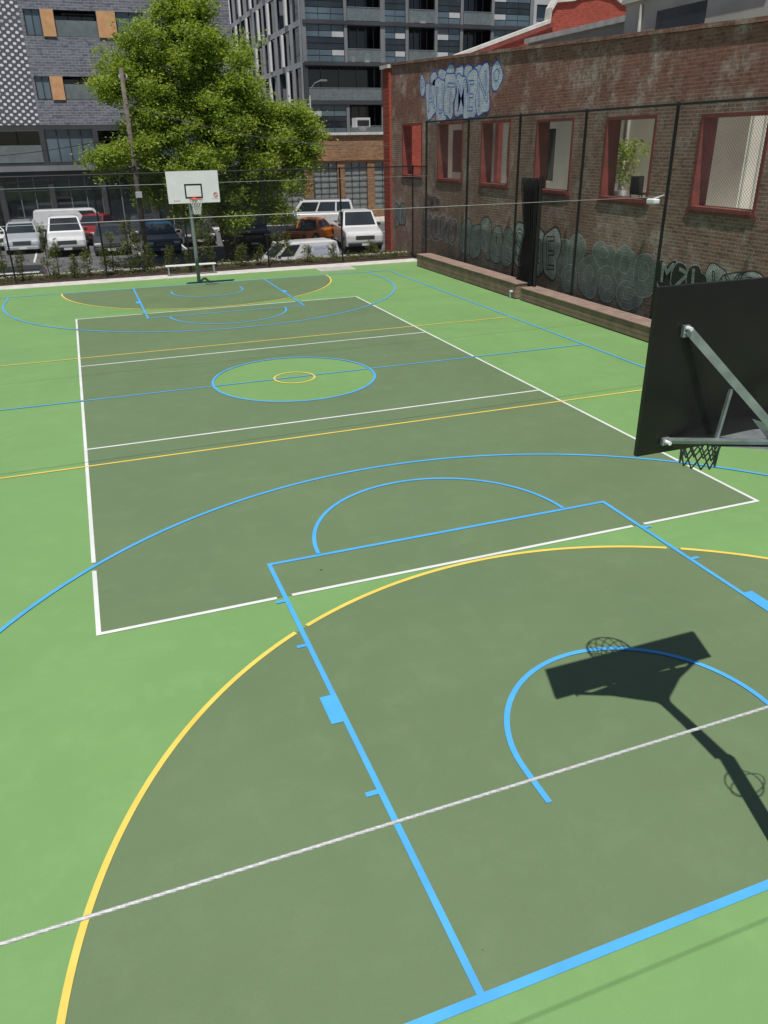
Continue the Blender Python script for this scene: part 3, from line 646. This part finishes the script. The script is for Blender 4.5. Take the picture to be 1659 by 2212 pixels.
# ------------------------------------------------------------------ utility pole, lamp, wires
UX=-1.2
e=empty('utility_pole',(UX,22.6,-1.0),label="weathered timber utility pole beside the big tree",cat='utility pole')
MB().tube((0,0,0),(0,0,8.75),.125,M['polewood'],r1=.09,n=14).done('pole',e,True)
MB().box((-.14,-.28,3.65),(.14,-.12,3.9),M['panell']).done('junction_box',e,bevel=.01)
MB().box((-.14,-.05,8.3),(.25,.05,8.38),M['polewood']).tube((.2,0,8.38),(.2,0,8.5),.03,M['panell']).tube((-.1,0,8.38),(-.1,0,8.5),.03,M['panell']).done('crossarm',e)
def wire(a,b,sag,lab,r=.014):
    pts=[(a[0]+(b[0]-a[0])*i/16,a[1]+(b[1]-a[1])*i/16,a[2]+(b[2]-a[2])*i/16-sag*4*(i/16)*(1-i/16)) for i in range(17)]
    tag(MB().path(pts,r,M['black'],n=5).done('overhead_wire'),lab,'wire','overhead wires from the utility pole')
WL="thin black overhead wire sagging from timber pole"
wire((UX,22.5,6.4),(10.3,21,4.6),.5,WL)
wire((UX,22.5,5.2),(-14,30,4.6),.5,WL)
wire((UX,22.5,3.9),(-12,19,3.6),.3,WL,.03)
e=empty('street_lamp',(11.6,38.8,-.32),label="tall grey street lamp with curved arm on pavement",cat='street lamp')
MB().tube((0,0,0),(0,0,7.9),.075,M['lampgrey'],r1=.05,n=10).path([(0,0,7.9),(.1,-.05,8.3),(.35,-.1,8.6),(.75,-.15,8.75)],.03,M['lampgrey']).done('pole',e,True)
MB().box((.68,-.25,8.69),(1.15,-.05,8.79),M['lampgrey']).done('lamp_head',e,bevel=.03)
e=empty('parking_sign',(8.3,33.5,-.45),label="small white parking sign on thin grey post",cat='sign')
MB().tube((0,0,0),(0,0,2.9),.03,M['galv']).done('post',e); pl=MB().box((-.2,-.045,2.35),(.2,-.033,2.95),M['boardw']).done('sign_plate',e)
text_obj("P",.42,M['redtxt'],'printed_letter',pl,Matrix.Translation((-.14,-.048,2.5))@Matrix.Rotation(math.pi/2,4,'X'))

# ------------------------------------------------------------------ left grey building
e=empty('apartment_building',(0,0,0),label="grey brick apartment block with orange shutters and recessed balconies",cat='building')
Pf=lambda y0:(lambda u,v,d:(u,y0+d,v))
g=MB()
H1=[(-4.95,-4.05,10.65,12.0),(-3.30,-.95,10.65,12.0),(.15,1.75,10.65,12.0),(-5.0,-4.15,7.35,8.6),(-3.40,-.5,7.35,8.6),(1.4,2.9,7.35,8.6),(-4.95,-4.05,14.0,15.4),(-3.3,-.95,14,15.4),(3.0,5.0,10.65,12.0),(3.6,5.4,7.35,8.6)]
wall_holes(g,Pf(40.0),-5.15,7.0,6.0,19,H1,.5,M['greybrick'],M['slab'])
g.done('wall',e)
d=MB(); d.box((-22,40.05,6.0),(-5.152,40.5,19),M['dots']); d.done('patterned_wall',e)
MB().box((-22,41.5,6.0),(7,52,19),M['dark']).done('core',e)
for (a,b,c,dd) in H1:
    w=b-a
    if w<1.85:
        k=MB(); k.box((a,40.12,c),(b,40.16,dd),M['glassb']); k.box((a,40.08,c),(a+.06,40.12,dd),M['frame']); k.box((b-.06,40.08,c),(b,40.12,dd),M['frame']); k.box((a+w*.5-.03,40.08,c),(a+w*.5+.03,40.12,dd),M['frame']); k.box((a+.06,40.08,c+.001),(b-.06,40.119,c+.07),M['frame']); k.done('window',e)
    else:
        k=MB(); k.box((a,41.3,c),(b,41.34,dd),M['glass']); 
        for q in range(4): k.box((a+w*q/3-.03,41.24,c),(a+w*q/3+.03,41.29,dd),M['frame'])
        k.done('window',e); MB().box((a,40.2,c),(b,40.22,c+.02),M['frame']).box((a+.01,40.1,c+.03),(b-.01,40.115,c+.85),M['rail']).done('balustrade',e)
for (a,b,c,dd) in((-4.03,-3.32,10.65,12.0),(-.93,.13,10.65,12.0),(-4.13,-3.42,7.35,8.6)):
    k=MB(); k.box((a,39.93,c),(b,39.98,dd),M['orangep']); k.done('shutter',e)
l=MB(); wall_holes(l,Pf(39.9),-22,9.5,-.9,5.98,[(-15,-11,3.95,5.7),(-10.6,-5.3,3.95,5.7),(-5.0,-2.2,3.95,5.75),(-1.9,.8,3.95,5.7),(1.2,4,3.95,5.7),(5,8,3.95,5.7),
   (-15,-11,-.1,3.2),(-10.6,-8.2,-.1,3.2),(-7.9,-5.3,-.1,3.2),(-5.0,-2.2,-.1,3.2),(-1.9,.8,-.1,3.2),(1.2,4,-.1,3.2),(5,8,-.1,3.2)],.6,M['slab'],M['frame']); l.done('podium_wall',e)
MB().box((-22,39.6,3.45),(9.5,39.88,3.75),M['panel']).done('awning',e)
for (a,b,c,dd,kind) in((-15,-11,3.95,5.7,0),(-10.6,-5.3,3.95,5.7,1),(-5.0,-2.2,3.95,5.75,0),(-1.9,.8,3.95,5.7,1),(1.2,4,3.95,5.7,0),(5,8,3.95,5.7,0)):
    w=b-a; k=MB(); yy=40.1 if kind==0 else 41.2; k.box((a,yy,c),(b,yy+.03,dd),M['glassb'] if kind==0 else M['glass'])
    for q in range(5): k.box((a+w*q/4-.03,yy-.06,c),(a+w*q/4+.03,yy-.01,dd),M['frame'])
    k.done('window',e)
    if kind: MB().box((a,39.86,c),(b,39.885,c+.95),M['rail']).done('balustrade',e)
for (a,b) in((-15,-11),(-10.6,-8.2),(-7.9,-5.3),(-5.0,-2.2),(-1.9,.8),(1.2,4),(5,8)):
    w=b-a;k=MB(); k.box((a,40.3,-.1),(b,40.33,3.2),M['glass'])
    for q in range(4): k.box((a+w*q/3-.03,40.23,-.1),(a+w*q/3+.03,40.28,3.2),M['panel'])
    k.box((a,40.23,2.3),(b,40.26,2.36),M['panel']); k.done('shop_window',e)

# ------------------------------------------------------------------ brown brick low building
e=empty('brick_workshop',(0,0,0),label="low brown brick workshop with glass block windows and white flue",cat='building')
hb=[(9.0,11.75,.25,3.45),(12.45,14.3,.25,3.45),(14.85,16.6,.25,3.45),(17.15,19.2,.25,3.45),(20,22,.25,3.45)]
g=MB(); wall_holes(g,Pf(42.0),8.6,26,-.9,5.25,hb,.4,M['brown'],M['brown']); g.done('wall',e)
MB().box((8.4,41.85,5.252),(26,50,5.42),M['coping']).done('roof_edge',e)
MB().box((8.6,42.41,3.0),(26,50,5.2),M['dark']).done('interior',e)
MB().box((8.6,41.9,3.6),(26,41.995,3.72),M['brown']).done('lintel',e)
for a,b,c,dd in hb:
    k=MB(); k.box((a,42.2,c),(b,42.24,dd),M['gblock'])
    for q in range(4): k.box((a+(b-a)*q/3-.025,42.14,c),(a+(b-a)*q/3+.025,42.19,dd),M['frame'])
    for q in range(9): k.box((a,42.15,c+(dd-c)*q/8-.015),(b,42.185,c+(dd-c)*q/8+.015),M['panel'])
    k.done('window',e)
fl=MB(); fl.tube((16.6,42.8,5.4),(16.6,42.8,5.9),.25,M['panell'],n=16); fl.box((15.9,42.3,5.75),(17.0,43.2,6.35),M['panell']); fl.box((16.0,42.24,5.83),(16.9,42.29,6.2),M['dark']); fl.done('roof_vent',e,bevel=.04)

# ------------------------------------------------------------------ middle apartment tower (y=60)
e=empty('apartment_building',(0,0,0),label="dark grey apartment tower with glass balustrade balconies",cat='building')
fl_z=[1.9,5.0,8.12,11.22,14.4,17.6,20.8]
bal=[(21.3,24.45),(27.2,29.8),(32.7,35.6)]; wn=[(17.5,21.0),(24.9,26.9),(30.1,32.4),(35.9,39.7)]
P60=Pf(60.0)
g=MB(); hs=[]
for k in range(1,len(fl_z)-1):
    z0,z1=fl_z[k]+.12,fl_z[k+1]-.22
    if k==2: hs+= [(17.5,24.45,z0,z1,'b'),(25.2,31.5,z0,z1,'b'),(32.2,39.7,z0,z1,'b')]
    else:
        hs+=[(a,b,z0,z1,'b') for a,b in bal]+[(a,b,z0,z1,'w') for a,b in wn]
for k in range(1,len(fl_z)-1):
    H=[h[:4] for h in hs if fl_z[k]<h[2]<fl_z[k+1]]
    wall_holes(g,P60,17.1,40.1,fl_z[k],fl_z[k+1],H,.3,M['panel'] if k not in(2,) else M['slab'],M['slab'])
g.box((17.1,60,-.5),(40.1,60.3,4.999),M['slab'])
g.done('wall',e)
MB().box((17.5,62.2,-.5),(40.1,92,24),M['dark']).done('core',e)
fs=MB()
for z in fl_z[1:]: fs.box((17.2,59.9,z-.18),(40.1,59.995,z+.1),M['slab']); fs.box((17.5,60.31,z-.2),(40.0,62.1,z-.02),M['slab'])
fs.done('floor_slab',e)
i=0
for (a,b,z0,z1,kk) in hs:
    i+=1; w=b-a; k=MB()
    if kk=='w':
        nb=max(2,round(w/1.15)); nr=6
        for p in range(nb):
            for r in range(nr):
                mt=M['glass'] if r in(2,3) else M['glassb']
                if r in(1,4) and (p+i)%4==0: mt=M['panell']
                if r==5 and (p*3+i)%5==1: mt=M['panel']
                k.box((a+w*p/nb+.03,60.08,z0+(z1-z0)*r/nr+.03),(a+w*(p+1)/nb-.03,60.12,z0+(z1-z0)*(r+1)/nr-.03),mt)
        k.box((a,60.14,z0),(b,60.18,z1),M['frame']); k.done('window',e)
    else:
        k.box((a,61.9,z0),(b,61.95,z1),M['glass'])
        for q in range(5): k.box((a+w*q/4-.04,61.82,z0),(a+w*q/4+.04,61.88,z1),M['panel'])
        k.done('window',e)
        r_=MB(); r_.box((a,59.92,z0+.02),(b,59.94,z0+1.0),M['rail']); r_.box((a,59.9,z0+1.0),(b,59.96,z0+1.05),M['panel'])
        for q in range(int(w)+1): r_.box((a+w*q/(int(w)+1)-.02,59.945,z0),(a+w*q/(int(w)+1)+.02,59.97,z0+1.0),M['frame'])
        r_.done('balustrade',e)
        if i%2: MB().box((a+w*.6,60.9,z0),(a+w*.6+.5,61.4,z0+.8),M['panell']).box((a+w*.2,60.8,z0),(a+w*.2+.3,61.2,z0+1.1),M['redpaint'] if i%3==0 else M['timber']).done('balcony_furniture',e)
g=MB(); sh=[]
for k in range(1,len(fl_z)-1):
    y=60.8
    while y<90:
        ww=rng.uniform(1.0,2.6); sh.append((round(y,3),round(y+ww,3),fl_z[k]+.15,fl_z[k+1]-.3)); y+=ww+rng.uniform(.6,1.6)
for k in range(1,len(fl_z)-1):
    H=[h for h in sh if fl_z[k]<h[2]<fl_z[k+1]]
    wall_holes(g,lambda u,v,d:(17.08+d,u,v),60.31,93,fl_z[k],fl_z[k+1],H,.3,M['panell'],M['slab'])
g.box((17.08,60.31,-.5),(17.4,93,4.999),M['panel']); g.done('side_wall',e)
sg=MB()
for (a,b,c,dd) in sh:
    sg.box((17.2,a,c),(17.24,b,dd),M['glass'])
sg.done('window_band',e)
for (a,b,c,dd) in sh[::2]:
    MB().box((16.85,b-.3,c),(17.07,b+.15,dd-.1),M['boardw']).done('sun_screen',e)
e=empty('apartment_tower',(0,0,0),label="pale distant high rise tower under construction",cat='building')
g=MB(); H=[(a,a+1.9,z,z+1.7) for a in (9,11.6,14.2,16.8) for z in (8,11.2,14.4,17.6,20.8,24,27.2)]
wall_holes(g,Pf(95.),8,19.6,-.5,30,H,.4,M['panell'],M['slab']); g.done('wall',e)
k=MB(); k.box((8,95.5,-.5),(19.6,110,30),M['glass']); k.done('core',e)
e=empty('tower_crane',(10.5,85,-.5),label="red and white lattice tower crane mast",cat='crane')
k=MB(); redw=[M['redpaint'],M['coping']]
for x in(0,1.2):
    for z in range(0,30,3): k.tube((x,0,z),(x,0,z+3),.08,redw[(z//3)%2],n=5)
for z in range(0,30): k.tube((0 if z%2 else 1.2,0,z),(1.2 if z%2 else 0,0,z+1),.05,redw[(z//3)%2],n=4)
k.done('mast',e)
e=empty('apartment_tower',(0,0,0),label="pale grey high rise with rows of windows",cat='building')
g=MB(); H=[(a,a+2.2,z,z+1.8) for a in range(48,78,4) for z in (8,11.2,14.4,17.6,20.8)]
wall_holes(g,Pf(80.),46,80,-.5,30,H,.4,M['panell'],M['slab']); g.done('wall',e)
k=MB(); k.box((46,80.5,-.5),(80,90,30),M['glassb']); k.done('core',e)
e=empty('office_building',(0,0,0),label="plain grey office block closing the far street",cat='building')
g=MB(); H=[(a,a+2.4,z,z+1.8) for a in range(-60,-24,4) for z in (2,5.2,8.4,11.6,14.8)]
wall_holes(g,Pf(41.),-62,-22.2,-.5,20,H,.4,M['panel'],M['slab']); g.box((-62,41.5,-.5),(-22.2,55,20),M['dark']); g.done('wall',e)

# ------------------------------------------------------------------ vehicles
def vehicle(label,cat,loc,heading,color,L=4.5,Wd=1.8,H=1.45,kind='hatch',name='parked_car'):
    e=empty(name,(loc[0],loc[1],gz_at(loc[1])),math.radians(heading),label=label,cat=cat,group='vehicles parked in the car park')
    paint=carpaint('car_paint',color)
    belt={'hatch':.92,'wagon':.92,'suv':1.10,'ute':1.08,'van':1.05}[kind]*H/{'hatch':1.45,'wagon':1.45,'suv':1.75,'ute':1.78,'van':1.75}[kind]
    gz=.24 if kind in('hatch','wagon') else .34
    wr=.32 if kind in('hatch','wagon') else .38
    xf,xr=L/2-.82,-L/2+.9
    hood=belt-.12
    nose={'van':.65,'ute':1.15,'suv':1.15}.get(kind,1.0)
    x1=L/2-nose
    x0={'hatch':-L/2+.15,'wagon':-L/2+.10,'suv':-L/2+.08,'ute':-.65,'van':-L/2+.04}[kind]
    def archp(xc):
        r=wr+.07; return [(xc+r*math.cos(t),max(gz,wr+r*math.sin(t))) for t in [math.pi*i/10 for i in range(11)]]
    pr=[(L/2-.05,gz)]+archp(xf)+archp(xr)+[(-L/2+.04,gz),(-L/2,gz+.25),(-L/2+.02,belt-.14),(-L/2+.05,belt-.05),(-L/2+.14,belt),(x1,belt),(x1+.1,belt-.01),(L/2-.50,hood+.02),(L/2-.22,hood-.04),(L/2-.08,hood-.14),(L/2-.01,hood-.28),(L/2,gz+.24)]
    b=MB(); hw=Wd/2; n=len(pr); rings=[]
    def ring(y,k): return [(p[0]*(1-k*.045),y,p[1]-(k*.08 if p[1]>belt-.3 else 0)) for p in pr]
    for y,k in((-hw,1),(-hw+.04,.45),(-hw+.13,0),(hw-.13,0),(hw-.04,.45),(hw,1)): rings.append(ring(y,k))
    for r in rings: b.v+=r
    mi=b.m(paint)
    for q in range(5):
        for i in range(n):
            j=(i+1)%n; b.f.append((q*n+i,q*n+j,(q+1)*n+j,(q+1)*n+i)); b.mi.append(mi)
    b.f.append(tuple(range(n))[::-1]); b.mi.append(mi); b.f.append(tuple(range(5*n,6*n))); b.mi.append(mi)
    b.box((-L/2+.3,-hw+.12,gz-.04),(L/2-.3,hw-.12,gz+.3),M['trim'])
    # door shut lines
    for xx in (x1-.15,(x0+x1)/2-.1,x0+.35 if kind!='ute' else x0+.02):
        for s in(-1,1): b.box((xx-.006,min(s*hw,s*(hw+.003)),gz+.08),(xx+.006,max(s*hw,s*(hw+.003)),belt-.09),M['trim'])
    b.done('body',e,False)
    tw=.22 if kind!='van' else .14; sl={'hatch':.80,'wagon':.80,'suv':.62,'ute':.66,'van':.75}[kind]; rs={'hatch':.60,'wagon':.30,'suv':.20,'ute':.18,'van':.12}[kind]
    B0=[(x0,-hw+.05,belt-.03),(x1,-hw+.05,belt-.03),(x1,hw-.05,belt-.03),(x0,hw-.05,belt-.03)]
    T1=[(x0+rs,-hw+tw,H-.06),(x1-sl,-hw+tw,H-.06),(x1-sl,hw-tw,H-.06),(x0+rs,hw-tw,H-.06)]
    T2=[(x0+rs+.16,-hw+tw+.14,H-.01),(x1-sl-.20,-hw+tw+.14,H-.01),(x1-sl-.20,hw-tw-.14,H-.01),(x0+rs+.16,hw-tw-.14,H-.01)]
    T3=[(x0+rs+.5,-hw+tw+.35,H+.01),(x1-sl-.5,-hw+tw+.35,H+.01),(x1-sl-.5,hw-tw-.35,H+.01),(x0+rs+.5,hw-tw-.35,H+.01)]
    c=MB(); c.v=B0+T1+T2+T3; k=c.m(paint)
    for o in(0,4,8):
        for i in range(4): c.f.append((o+i,o+(i+1)%4,o+4+(i+1)%4,o+4+i)); c.mi.append(k)
    c.f.append((12,13,14,15)); c.mi.append(k); c.done('roof',e)
    def quad(pts,name,mat,off):
        P=[Vector(p) for p in pts]; nn=(P[1]-P[0]).cross(P[3]-P[0]).normalized()
        cen=sum(P,Vector())/4
        if nn.dot(cen-Vector(((x0+x1)/2,0,H*.6)))<0: nn=-nn
        MB().poly([p+nn*off for p in P],mat).done(name,e)
    def lerp4(a,b_,c_,d_,u0,u1,v0,v1):
        a,b_,c_,d_=map(Vector,(a,b_,c_,d_)); f=lambda u,v:(a.lerp(b_,u)).lerp(d_.lerp(c_,u),v); return [f(u0,v0),f(u1,v0),f(u1,v1),f(u0,v1)]
    quad(lerp4(B0[1],B0[2],T1[2],T1[1],.05,.95,.12,.95),'windscreen',M['glass'],.008)
    if kind!='van': quad(lerp4(B0[0],B0[3],T1[3],T1[0],.08,.92,.2,.9),'rear_window',M['glass'],.008)
    for (p,q,r_,s_) in((B0[0],B0[1],T1[1],T1[0]),(B0[3],B0[2],T1[2],T1[3])):
        spans={'ute':((.05,.46),(.50,.93)),'van':((.72,.95),),'hatch':((.08,.46),(.49,.93)),'wagon':((.04,.28),(.31,.60),(.63,.94)),'suv':((.04,.28),(.31,.60),(.63,.94))}[kind]
        for u0,u1 in spans: quad(lerp4(p,q,r_,s_,u0,u1,.18,.92),'side_window',M['glass'],.008)
    if kind=='ute':
        t_=MB(); t_.box((-L/2+.20,-hw+.16,belt+.002),(x0-.02,hw-.16,belt+.03),M['trim']); t_.done('tray_cover',e)
        t_=MB(); t_.tube((x0-.25,-hw+.18,belt),(x0-.1,-hw+.3,H-.1),.03,M['trim']); t_.tube((x0-.25,hw-.18,belt),(x0-.1,hw-.3,H-.1),.03,M['trim']); t_.tube((x0-.1,-hw+.3,H-.1),(x0-.1,hw-.3,H-.1),.03,M['trim']); t_.done('roll_bar',e)
    if kind in('suv','wagon'):
        t_=MB()
        for s in(-1,1): t_.tube((x0+rs+.25,s*(hw-tw-.14),H+.03),(x1-sl-.3,s*(hw-tw-.14),H+.03),.02,M['trim'],n=5)
        t_.done('roof_rack',e)
    g_=MB(); zc=gz+(hood-gz)*.58
    g_.box((L/2-.06,-hw*.50,zc-.10),(L/2+.012,hw*.50,zc+.08),M['trim'])
    for q in(-.05,.0,.05): g_.box((L/2+.0125,-hw*.46,zc+q-.008),(L/2+.018,hw*.46,zc+q+.008),M['rimm'])
    g_.done('grille',e)
    g_=MB(); g_.box((L/2-.06,-hw+.08,gz),(L/2+.05,hw-.08,gz+.17),M['trim'] if kind in('ute','suv') else paint); g_.done('bumper',e,bevel=.035)
    g_=MB(); g_.box((-L/2-.05,-hw+.08,gz),(-L/2+.03,hw-.08,gz+.17),M['trim'] if kind in('ute','suv') else paint); g_.done('bumper',e,bevel=.035)
    g_=MB(); g_.box((L/2+.052,-.2,gz+.03),(L/2+.06,.2,gz+.14),M['plate']); g_.done('number_plate',e)
    for s in(-1,1):
        MB().box((L/2-.22,min(s*hw*.56,s*hw*.93),zc-.02),(L/2-.015,max(s*hw*.56,s*hw*.93),zc+.10),M['lamp']).done('headlight',e,bevel=.03)
        MB().box((-L/2-.005,min(s*hw*.72,s*hw*.95),belt-.34),(-L/2+.12,max(s*hw*.72,s*hw*.95),belt-.14),M['tail']).done('tail_light',e,bevel=.02)
        MB().box((x1-.35,min(s*(hw-.02),s*(hw+.16)),belt+.02),(x1-.25,max(s*(hw-.02),s*(hw+.16)),belt+.16),M['trim']).done('wing_mirror',e,bevel=.03)
        for xc in(xf,xr):
            w=empty('wheel',(xc,s*(hw-.12),wr)); w.parent=e
            MB().tube((0,-.11,0),(0,.11,0),wr,M['tyre'],n=20).done('tyre',w)
            MB().tube((0,-.118,0),(0,.118,0),wr*.62,M['rimm'],n=10).done('rim',w)
    return e,(belt,hw,x0,x1)
WHT=(.70,.71,.72)
vehicle("white pickup truck parked nose towards the court","pickup truck",(-4.66,31.4),-90,WHT,5.0,1.90,1.90,'ute')
vehicle("silver station wagon parked beside a white pickup","car",(-6.97,33.6),-90,(.42,.45,.48),4.6,1.80,1.52,'wagon')
vehicle("white sedan parked in the far row","car",(-9.3,35.6),-60,WHT,4.6,1.8,1.5,'wagon')
vehicle("dark grey pickup parked along the garden bed","pickup truck",(-8.2,20.8),180,(.055,.06,.07),5.2,1.85,1.85,'ute')
vehicle("dark red pickup truck parked beyond the white pickup","pickup truck",(-2.9,35.8),-115,(.30,.018,.022),4.4,1.70,1.60,'ute')
vehicle("dark grey sedan nose towards the garden","car",(-2.4,30.6),-93,(.05,.052,.06),4.5,1.8,1.42,'hatch')
vehicle("white work truck in the far row","truck",(-4.0,37.3),0,WHT,5.0,1.5,1.85,'van')
vehicle("dark blue hatchback parked beside the utility pole","car",(.05,29.2),-90,(.012,.06,.13),4.2,1.80,1.52,'hatch')
vehicle("black four wheel drive parked under the tree","car",(4.7,28.8),-90,(.015,.016,.018),4.6,1.95,1.90,'suv')
vehicle("dark sedan parked in shade behind the tree","car",(2.4,32.5),-90,(.03,.032,.035),4.5,1.8,1.45,'hatch')
vehicle("dark hatchback parked in the far row","car",(-.2,36.0),-90,(.03,.034,.04),4.2,1.8,1.45,'hatch')
vehicle("orange pickup truck behind a white van","pickup truck",(8.5,28.4),40,(.62,.17,.014),4.0,1.7,1.45,'ute')
vehicle("white pickup with canopy parked side on","pickup truck",(10.2,34.2),165,WHT,5.2,1.85,2.0,'suv')
vehicle("white four wheel drive pickup with black bull bar","pickup truck",(10.35,26.4),-97,WHT,5.0,2.0,2.0,'ute')
vehicle("dark blue grey car parked behind the van","car",(6.6,31.6),170,(.05,.06,.08),4.4,1.8,1.5,'hatch')
v,(belt,hw,x0,x1)=vehicle("white van with blue lettering parked by the garden","van",(5.35,20.5),184,WHT,4.0,1.70,1.66,'van')
tb=pm('sign_blue',(.03,.10,.50),rough=.5)
text_obj("HANDY",.22,tb,'painted_lettering',v,Matrix.Translation((-.65,hw-.045,1.30))@Matrix.Rotation(math.pi,4,'Z')@Matrix.Rotation(math.pi/2-.12,4,'X'))
text_obj("ESSENTIALS",.16,tb,'painted_lettering',v,Matrix.Translation((-.55,hw-.02,1.09))@Matrix.Rotation(math.pi,4,'Z')@Matrix.Rotation(math.pi/2-.12,4,'X'))
st=MB(); st.poly([(-.45+.12*(1 if i%2==0 else .45)*math.sin(i*math.pi/5),hw-.035,1.37+.12*(1 if i%2==0 else .45)*math.cos(i*math.pi/5)) for i in range(10)],tb); st.done('star_emblem',v)

# ------------------------------------------------------------------ light, world, camera
w=bpy.data.worlds.new("World"); scene.world=w; w.use_nodes=True; nt=w.node_tree
sk=nt.nodes.new('ShaderNodeTexSky'); sk.sky_type='NISHITA'; sk.sun_disc=False
sk.sun_elevation=math.radians(67.9); sk.sun_rotation=math.radians(198.7); sk.altitude=50
nt.links.new(sk.outputs[0],nt.nodes['Background'].inputs[0]); nt.nodes['Background'].inputs[1].default_value=.055
sl=bpy.data.lights.new('sun','SUN'); sl.energy=4.6; sl.angle=math.radians(.5); sl.color=(1,.965,.91)
so=bpy.data.objects.new('sun',sl); COL.objects.link(so); so.rotation_euler=Vector((.13,.385,-1)).to_track_quat('-Z','Y').to_euler(); so.location=(0,0,40)
scene.view_settings.view_transform='Standard'; scene.view_settings.look='None'; scene.view_settings.exposure=0
yaw,pit,rol,f=.35063,-.44551,-.01674,1671.67
fw=Vector((math.sin(yaw)*math.cos(pit),math.cos(yaw)*math.cos(pit),math.sin(pit)))
r0=Vector((math.cos(yaw),-math.sin(yaw),0)); u0=r0.cross(fw)
r=r0*math.cos(rol)+u0*math.sin(rol); u=-r0*math.sin(rol)+u0*math.cos(rol)
cd=bpy.data.cameras.new('camera'); co=bpy.data.objects.new('camera',cd); COL.objects.link(co)
co.matrix_world=Matrix(((r.x,u.x,-fw.x,-3.99191),(r.y,u.y,-fw.y,-16.60599),(r.z,u.z,-fw.z,4.73151),(0,0,0,1)))
cd.sensor_fit='HORIZONTAL'; cd.sensor_width=36; cd.lens=36*f/1659.; cd.clip_end=2000; cd.clip_start=.05
scene.camera=co
